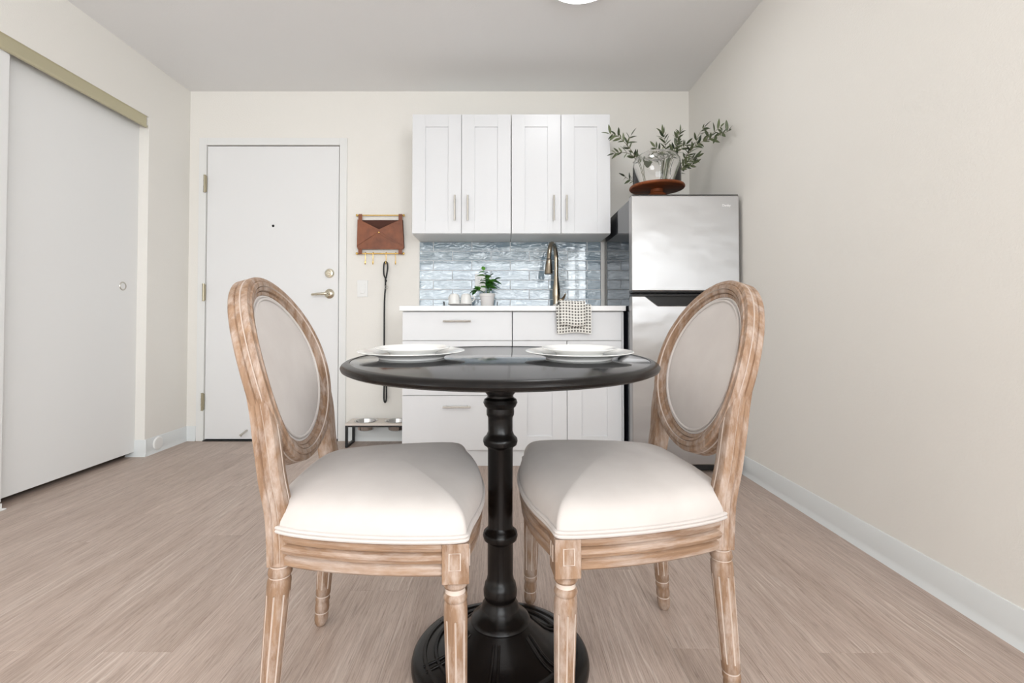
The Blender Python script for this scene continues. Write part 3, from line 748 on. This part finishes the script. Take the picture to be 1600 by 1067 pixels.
for xx in (pfx0, pfx1-q):
    for yy in (pfy0, pfy1-q): feed_bar(xx, xx+q, yy, yy+q, 0, pz-.015, 'leg')
    feed_bar(xx, xx+q, pfy0+q, pfy1-q, 0, q, 'foot_rail'); feed_bar(xx, xx+q, pfy0+q, pfy1-q, pz-.015-.010, pz-.015, 'side_rail')
for yy in (pfy0, pfy1-q): feed_bar(pfx0+q, pfx1-q, yy, yy+q, pz-.015-.010, pz-.015, 'rail')
for k, (bx, by) in enumerate(bc):
    b = MB().lathe([(0, -.062), (.040, -.062), (.053, -.055), (.068, .0), (.076, .0008), (.078, .0022), (.075, .004), (.070, .003), (.066, .001), (.051, -.052), (.038, -.059), (0, -.059)], 48, (bx, by, pz+.0002))
    tag(b.build('pet_bowl', 'steel_bowl'), ['stainless pet bowl in the feeder nearer the entry door', 'stainless pet bowl in the feeder next to the cabinet side'][k], 'bowl', 'pet bowls in the feeder')

# ------------------------------------------------------------ cake stand, glass dome, olive branches on the refrigerator
ckx, cky = .911, 2.86
ck = thing('cake_stand', 'round reddish wood cake stand on top of the refrigerator', 'stand', (ckx, cky, FZ))
MB().lathe([(0, .001), (.056, .001), (.058, .006), (.056, .016), (.046, .020), (.044, .030), (.052, .036), (.056, .046), (.052, .060), (.036, .070), (.036, .089)], 48, (ckx, cky, FZ)).build('foot', 'cherry', ck)
MB().lathe([(0, .088), (.146, .088), (.153, .090), (.157, .095), (.157, .101), (.154, .106), (0, .106)], 72, (ckx, cky, FZ)).build('plate', 'cherry', ck)
gz = FZ+.1065
gl = MB(); gl.merge = True; gl.lathe([(.1345, 0), (.136, .003), (.136, .12), (.132, .150), (.120, .173), (.102, .187), (.089, .190), (.075, .183), (.058, .177), (0, .175),
                 (0, .1720), (.058, .1740), (.076, .1800), (.089, .1865), (.100, .1835), (.1175, .1705), (.1290, .149), (.1328, .12), (.1328, .003), (.1345, 0)], 72, (ckx, cky, gz))
tag(gl.build('glass_dome', 'glass', angle=60), 'clear glass cake dome sitting on the wooden cake stand', 'dome')

om = [leafmesh('olive_leaf', .060, .0165, 'olive', .2, .12), leafmesh('olive_leaf', .052, .0145, 'olive', .2, -.12), leafmesh('olive_leaf', .044, .014, 'olive', .2, .25)]
ro = random.Random(21)
def branch(label, pix, dens=1.0, twigs=()):
    # pix: list of (u, v, Y): the stem seen in the photograph at the distance of the refrigerator top
    P0 = [atY(u, v, Y) for u, v, Y in pix]
    e = thing('olive_branch', label, 'branch', (P0[0].x, P0[0].y, P0[0].z), 'olive branches on the refrigerator')
    def run(pts, r0, n, start=.0):
        P = catmull(pts, 8); k = len(P)
        MB().tube(P, [r0*(1-.65*i/k) for i in range(k)], 6).build('stem', 'twig', e)
        for j in range(n):
            t = start+(1-start)*(j+.5)/n; i = min(k-2, int(t*(k-1))); tan = (P[i+1]-P[i]).normalized()
            side = tan.cross(Vector((ro.uniform(-.6, .6), -1, ro.uniform(-.6, .6)))).normalized()
            for sgn in (1, -1):
                if ro.random() < .12: continue
                d = tan*ro.uniform(.45, .9)+side*sgn*ro.uniform(.5, .95)+Vector((ro.uniform(-.2, .2), ro.uniform(-.35, .35), ro.uniform(-.1, .25)))
                sc_ = ro.uniform(.7, 1.1); dn = d.normalized(); q = P[i]+dn*.058*sc_
                if q.x > XR-.012: dn = Vector((min(dn.x, 0)-.1, dn.y, dn.z)).normalized()
                place_leaf(ro.choice(om), e, P[i], dn, ro.uniform(-1.2, 1.2), sc_)
        tan = (P[-1]-P[-2]).normalized()
        if P[-1].x + .06 < XR: place_leaf(om[0], e, P[-1], tan+Vector((0, ro.uniform(-.2, .2), .1)), ro.uniform(-1, 1), .9)
    run(P0, .0028, int(7.5*dens), .3)
    for tw_, n in twigs: run([atY(*q) for q in tw_], .0016, int(n*1.4+.6), .2)
ZB = 3.10
branch('olive branch reaching far left across the cabinet side', [(1015, 297, ZB), (1003, 262, 3.06), (984, 232, 3.02), (966, 213, 2.98), (952, 209, 2.96)], 1.5, [([(984, 232, 3.02), (979, 225, 3.0), (986, 212, 2.98)], 2)])
branch('low olive branch drooping left beside the dome', [(1010, 297, ZB), (1000, 262, 3.08), (988, 243, 3.04), (972, 238, 3.0), (960, 240, 2.98)], 1.0, [([(1000, 258, 3.08), (1012, 246, 3.06), (1024, 242, 3.05)], 3)])
branch('short olive sprig at the left foot of the dome', [(1012, 298, ZB), (1000, 290, 3.06), (988, 283, 3.03), (976, 276, 3.0)], .7)
branch('upright olive branch behind the centre of the dome', [(1022, 297, ZB), (1034, 255, 3.10), (1040, 230, 3.09), (1036, 208, 3.08)], 1.5, [([(1034, 250, 3.1), (1030, 236, 3.1), (1024, 230, 3.1)], 2)])
branch('dense olive branch just right of the centre', [(1026, 297, ZB), (1046, 252, 3.08), (1056, 228, 3.05), (1062, 207, 3.03)], 2.2, [([(1046, 252, 3.08), (1062, 236, 3.05), (1072, 226, 3.02)], 4), ([(1040, 262, 3.08), (1038, 246, 3.06), (1030, 240, 3.04)], 3)])
branch('long olive branch reaching right to the wall', [(1032, 297, ZB), (1064, 256, 3.0), (1086, 228, 2.93), (1112, 216, 2.84), (1142, 203, 2.70)], 2.4, [([(1086, 228, 2.93), (1092, 210, 2.9), (1100, 200, 2.87)], 3), ([(1100, 220, 2.88), (1116, 206, 2.82), (1128, 197, 2.77)], 3)])
branch('lower right olive branch leaning past the dome', [(1034, 297, ZB), (1060, 270, 3.02), (1074, 254, 2.97), (1088, 246, 2.92)], 2.0, [([(1062, 268, 3.02), (1074, 262, 2.97), (1084, 256, 2.93)], 3), ([(1064, 264, 3.02), (1072, 244, 2.98), (1078, 234, 2.95)], 3)])

# ------------------------------------------------------------ table
TX, TY, TILT = -.004, 1.20, math.radians(1.8)
tb = thing('pedestal_table', 'round black pedestal bistro table between the two chairs', 'table', (TX, TY, 0))
TR = .374; tz = .730
top = MB().lathe([(0, 0), (TR-.022, 0), (TR-.020, -.0008), (TR-.017, .0), (TR-.009, -.002), (TR-.003, -.006), (TR, -.011), (TR-.002, -.016), (TR-.010, -.020), (TR-.03, -.021), (0, -.021)], 128)
to_ = top.build('tabletop', 'tabletop', tb, world=False); to_.location = (0, 0, tz); to_.rotation_euler = (TILT, 0, 0)
rim_ = MB().lathe([(TR-.0205, .0004), (TR-.0165, .0007), (TR-.009, -.0014), (TR-.0027, -.0056), (TR+.0004, -.011), (TR-.0016, -.0164), (TR-.0098, -.0204), (TR-.03, -.0215)], 128).build('rim', 'iron', to_, world=False)
colp = [(.085, .712), (.085, .700), (.036, .698), (.034, .690), (.036, .676), (.038, .660), (.0365, .646), (.032, .640), (.032, .635), (.0395, .630), (.042, .622), (.038, .613), (.0335, .609), (.034, .600), (.0335, .592), (.031, .588), (.030, .584),
        (.030, .552), (.032, .548), (.034, .543), (.041, .536), (.0425, .529), (.040, .520), (.033, .515), (.0305, .510), (.030, .40), (.030, .325),
        (.031, .321), (.034, .316), (.0405, .310), (.0425, .301), (.040, .292), (.033, .287), (.031, .281), (.031, .206), (.034, .190), (.0375, .186), (.039, .178), (.041, .170), (.0405, .158), (.038, .152), (.0385, .146), (.043, .138), (.046, .128)]
MB().lathe(colp, 48).build('column', 'iron', tb, world=False)
BRD = .213
basep = [(.040, .140), (.046, .128), (.052, .118), (.064, .1095), (.070, .104), (.072, .100), (.070, .096), (.078, .088), (.095, .072), (.112, .056), (.130, .044), (.150, .037), (.152, .040), (.158, .0405), (.160, .036), (.176, .033), (.178, .036), (.184, .0355), (.186, .031), (.196, .029), (.205, .026), (.211, .019), (.213, .010), (.212, .001), (0, .001)]
bo = MB().lathe(basep, 96).build('base', 'iron', tb, world=False)
for k in range(6):
    a0 = 2*PI*k/6+.42
    for da in (-.045, .045):
        pts = []
        for rr_, zz in ((.080, .0865), (.095, .073), (.112, .0575), (.130, .0455), (.150, .039), (.170, .035), (.188, .031)):
            a = a0+da*(.10/rr_)**.4*1.5
            pts.append((rr_*math.cos(a), rr_*math.sin(a), zz))
        MB().tube(pts, .0032, 8).build('rib', 'iron', bo, world=False)

# plates
def plate(name, R, label, group, u, v, zoff, foot=True):
    prof = [(0, .0045), (R*.57, .0045), (R*.58, 0), (R*.61, 0), (R*.625, .0045), (R*.70, .0085), (R*.98, .0165), (R, .018), (R*.985, .019), (R*.72, .0125), (R*.66, .0085), (R*.60, .0072), (0, .0072)]
    o = MB().lathe(prof, 72).build(name, 'porcelain', None, world=False)
    tag(o, label, 'plate', group)
    return o
def on_table(o, x, y, up):
    n = Vector((0, -math.sin(TILT), math.cos(TILT)))
    ly_ = y-TY; o.location = Vector((x, TY+ly_*math.cos(TILT), tz+ly_*math.sin(TILT)+.0003)) + n*up; o.rotation_euler = (TILT, 0, 0)
for side, (x, y) in (('left', (-.222, 1.205)), ('right', (.187, 1.190))):
    p = plate('dinner_plate', .130, 'large white dinner plate on the %s side of the table' % side, 'dinner plates', 0, 0, 0); on_table(p, x, y, 0)
    p = plate('salad_plate', .092, 'smaller white plate stacked on the %s dinner plate' % side, 'salad plates', 0, 0, 0); on_table(p, x+.002, y+.004, .0078)

# ------------------------------------------------------------ chairs
def chair(label, loc, rz):
    e = thing('dining_chair', label, 'chair', (0, 0, 0), 'oval-back dining chairs')
    RT, RB_ = .405, .342        # seat rail top and bottom
    half = [(.236, 0), (.233, .07), (.222, .14), (.207, .20), (.2, .24), (.197, .258), (.182, .264), (.15, .265), (.08, .261), (0, .250), (-.08, .232), (-.14, .212), (-.178, .190), (-.196, .160), (-.205, .10), (-.208, 0)]
    ctrl = [(x, y, 0) for x, y in half] + [(x, -y, 0) for x, y in half[-2:0:-1]]
    out = catmull(ctrl, 4, True); n = len(out)
    nor = []
    for i in range(n):
        t = (out[(i+1) % n]-out[i-1]).normalized(); nor.append(Vector((t.y, -t.x, 0)))
    # upholstered seat
    m = MB(); vs = []; fs = []; rings = [0, .12, .25, .38, .5, .62, .72, .80, .86, .91, .945, .965, .98, .99, .996, .9995, 1.0]
    cx_ = .02
    for s in rings:
        z = RT+.014 + .040*(1-s**2.2) + .044*(1-s**16)**.5 if s < 1 else RT+.010
        for p in out: vs.append((cx_+(p.x-cx_)*s, p.y*s, z))
    for p in out: vs.append((p.x, p.y, RT+.0005))
    R = len(rings)+1
    for i in range(R-1):
        for k in range(n):
            k2 = (k+1) % n; fs.append((i*n+k, i*n+k2, (i+1)*n+k2, (i+1)*n+k))
    fs.append(tuple((R-1)*n+k for k in range(n)))
    m.add(vs, fs); seat = m.build('seat_cushion', 'linen', e, world=False, angle=75)
    for zz in (.0055, .0125): MB().tube([(p.x+q.x*.001, p.y+q.y*.001, RT+zz) for p, q in zip(out, nor)], .0042, 8, closed=True).build('piping', 'linen', seat, world=False)
    # moulded seat rail
    prof = [(-.030, 0), (-.009, 0), (-.005, -.003), (-.003, -.009), (-.005, -.016), (-.0105, -.019), (-.004, -.0225), (-.001, -.030), (-.004, -.0375), (-.0105, -.041), (-.0055, -.0445), (-.005, -.059), (-.009, -.063), (-.030, -.063)]
    pm = [0, 0, 0, 1, 1, 0, 0, 1, 1, 0, 0, 0, 0]
    MB().sweep([(Vector((p.x, p.y, RT)), q, Vector((0, 0, 1))) for p, q in zip(out, nor)], prof).build('seat_rail', 'oak_flat', e, world=False, angle=25)
    # front corner blocks with a carved square, and turned fluted legs
    def leg(x, y, ztop, dx, dy, front):
        if front: pr = [(.0195, ztop), (.0195, ztop-.004), (.0225, ztop-.007), (.0235, ztop-.012), (.021, ztop-.0165), (.0185, ztop-.018), (.0195, ztop-.026), (.0225, ztop-.031), (.0235, ztop-.036), (.0215, ztop-.040), (.0205, ztop-.042), (.0225, ztop-.050)]
        else: pr = [(.0215, ztop), (.0225, ztop-.003), (.0235, ztop-.008), (.0205, ztop-.0115), (.020, ztop-.014), (.022, ztop-.018), (.023, ztop-.028), (.0205, ztop-.033), (.020, ztop-.035), (.0225, ztop-.042)]
        i0 = len(pr); zt = pr[-1][1]; 
        pr += [(.0228, zt-.022), (.0227, zt-.024), (.0195, .105), (.0194, .103)]
        i1 = len(pr)-2
        pr += [(.0188, .085), (.017, .082), (.0168, .079), (.0185, .075), (.0188, .070), (.017, .066), (.0172, .062), (.0185, .05), (.018, .042), (.0165, .038), (.0163, .035), (.0175, .030), (.0175, .018), (.0155, .008), (.011, .001), (0, .0)]
        S_ = 80
        groove = lambda i, k: i0+1 <= i <= i1 and k % 10 == 0
        def fl(i, k): return -.0028 if groove(i, k) else 0
        limed = set()
        for i in range(len(pr)-1):
            if i < i0 and pr[i][0] < .0212 and pr[i+1][0] < .0212: limed.add(i)
        lm_ = {i for i in range(i1+2, len(pr)-1) if pr[i][0] < .0171 and pr[i+1][0] < .0171 and pr[i][1] > .03}
        def mats(i, k):
            if i in limed or i in lm_: return 1
            if i0 < i < i1+1 and (k % 10 in (0, 9)): return 1
            return 0
        m = MB().lathe(pr, S_, (0, 0, 0), mats, fl)
        m.v = [(x+p[0]+dx*(1-p[2]/ztop), y+p[1]+dy*(1-p[2]/ztop), p[2]) for p in m.v]
        m.build('leg', ['oak', 'lime'], e, world=False, angle=40)
    for s in (1, -1):
        fxx, fyy = .176, s*.236
        kb = MB().box(fxx-.024, fxx+.027, fyy-.0295, fyy+.0295, .330, RT, .002).build('corner_block', 'oak', e, world=False)
        for (o, a) in ((Vector((fxx, fyy+s*.0295, .372)), Vector((1, 0, 0))), (Vector((fxx+.027, fyy, .372)), Vector((0, 1, 0)))):
            nrm = Vector((0, s, 0)) if a.x else Vector((1, 0, 0))
            pts = [o+nrm*.0004+a*p[0]+Vector((0, 0, 1))*p[1] for p in ((-.0105, -.0155), (.0105, -.0155), (.0105, .0155), (-.0105, .0155))]
            MB().tube(pts, .0015, 6, closed=True).build('carved_square', 'lime', kb, world=False)
        leg(fxx, fyy, .330, .006, s*.004, True)
        leg(-.170, s*.176, .350, -.026, s*.006, False)
    # oval back ring, tilted
    L = math.radians(16); cxr, czr, A, B = -.240, .709, .190, .197
    nf = Vector((math.cos(L), 0, math.sin(L))); ur = Vector((-math.sin(L), 0, math.cos(L))); yv = Vector((0, 1, 0)); c0 = Vector((cxr, 0, czr))
    bend = lambda p: Vector((p.x+.72*p.y*p.y, p.y, p.z))
    RP = [(-.024, .002), (-.020, .011), (-.013, .012), (-.0115, .0095), (-.010, .016), (-.003, .0185), (-.0015, .0155), (0, .020), (.009, .020), (.0115, .0155), (.013, .0165), (.021, .014), (.023, .010), (.023, .002), (.0205, 0), (.023, -.002), (.023, -.010), (.0205, -.012), (.023, -.014), (.023, -.024), (.020, -.027), (-.020, -.027), (-.024, -.022)]
    rm = [0]*len(RP)
    for k in (6, 14): rm[k] = 1
    rm[3] = 0
    NR = 96; fr_ = []
    for i in range(NR):
        a = 2*PI*i/NR; o = c0+yv*(A*math.cos(a))+ur*(B*math.sin(a))
        nn = (yv*(math.cos(a)/A)+ur*(math.sin(a)/B)).normalized(); fr_.append((o, nn, nf))
    m = MB().sweep(fr_, RP, rm); m.v = [bend(Vector(p)) for p in m.v]; m.build('back_frame', ['oak', 'lime'], e, world=False, angle=28)
    Ai, Bi = A-.021, B-.021
    for sg, nm in ((1, 'back_cushion'), (-1, 'back_panel')):
        m = MB(); vs = []; fs = []; rings = [0, .15, .3, .45, .6, .72, .82, .9, .95, .98, 1]
        for s in rings:
            w = (.004+.020*(1-s**3)**.7) if sg > 0 else (-.018-.008*(1-s**3))
            for i in range(NR):
                a = 2*PI*i/NR; vs.append(bend(c0+yv*(Ai*s*math.cos(a))+ur*(Bi*s*math.sin(a))+nf*w))
        for j in range(len(rings)-1):
            for i in range(NR):
                i2 = (i+1) % NR; fs.append((j*NR+i, j*NR+i2, (j+1)*NR+i2, (j+1)*NR+i))
        m.add(vs, fs); cu = m.build(nm, 'linen', e, world=False, angle=75)
        if sg > 0:
            for q, w in ((.985, .0075), (.945, .0115)):
                MB().tube([bend(c0+yv*(Ai*q*math.cos(2*PI*i/NR))+ur*(Bi*q*math.sin(2*PI*i/NR))+nf*w) for i in range(NR)], .0032, 8, closed=True).build('piping', 'linen', cu, world=False)
    # rear posts from the seat rail into the ring
    for s in (1, -1):
        path = catmull([(-.166, s*.176, .342), (-.168, s*.176, .40), (-.172, s*.177, .45), (-.182, s*.181, .51), (-.188, s*.186, .57), (-.197, s*.187, .63), (-.210, s*.188, .69), (-.224, s*.186, .745)], 5)
        fr2 = []
        for i, p in enumerate(path):
            t = (path[min(i+1, len(path)-1)]-path[max(i-1, 0)]).normalized(); b = Vector((t.z, 0, -t.x)).normalized()
            kk = 1 if p.z < .60 else 1-.25*(p.z-.60)/.145
            fr2.append((p, Vector((0, s, 0))*kk, b*kk))
        pp_ = [(-.020, -.024), (.022, -.024), (.0225, -.014), (.0205, -.012), (.0225, -.010), (.0225, -.002), (.0205, 0), (.0225, .002), (.0225, .010), (.020, .016), (.012, .020), (.006, .020), (.004, .017), (.002, .020), (-.008, .020), (-.020, .014)]
        pmt = [0]*16; pmt[6] = pmt[12] = 1
        MB().sweep(fr2, pp_, pmt, closed=False).build('rear_post', ['oak', 'lime'], e, world=False, angle=28)
    e.location = (loc[0], loc[1], 0); e.rotation_euler = (0, 0, math.radians(rz))
    return e
chair('limed oak oval-back chair on the left with ivory seat, facing right', (-.282, 1.170), 4.0)
chair('limed oak oval-back chair on the right with ivory seat, facing left', (.282, 1.215), 184.5)
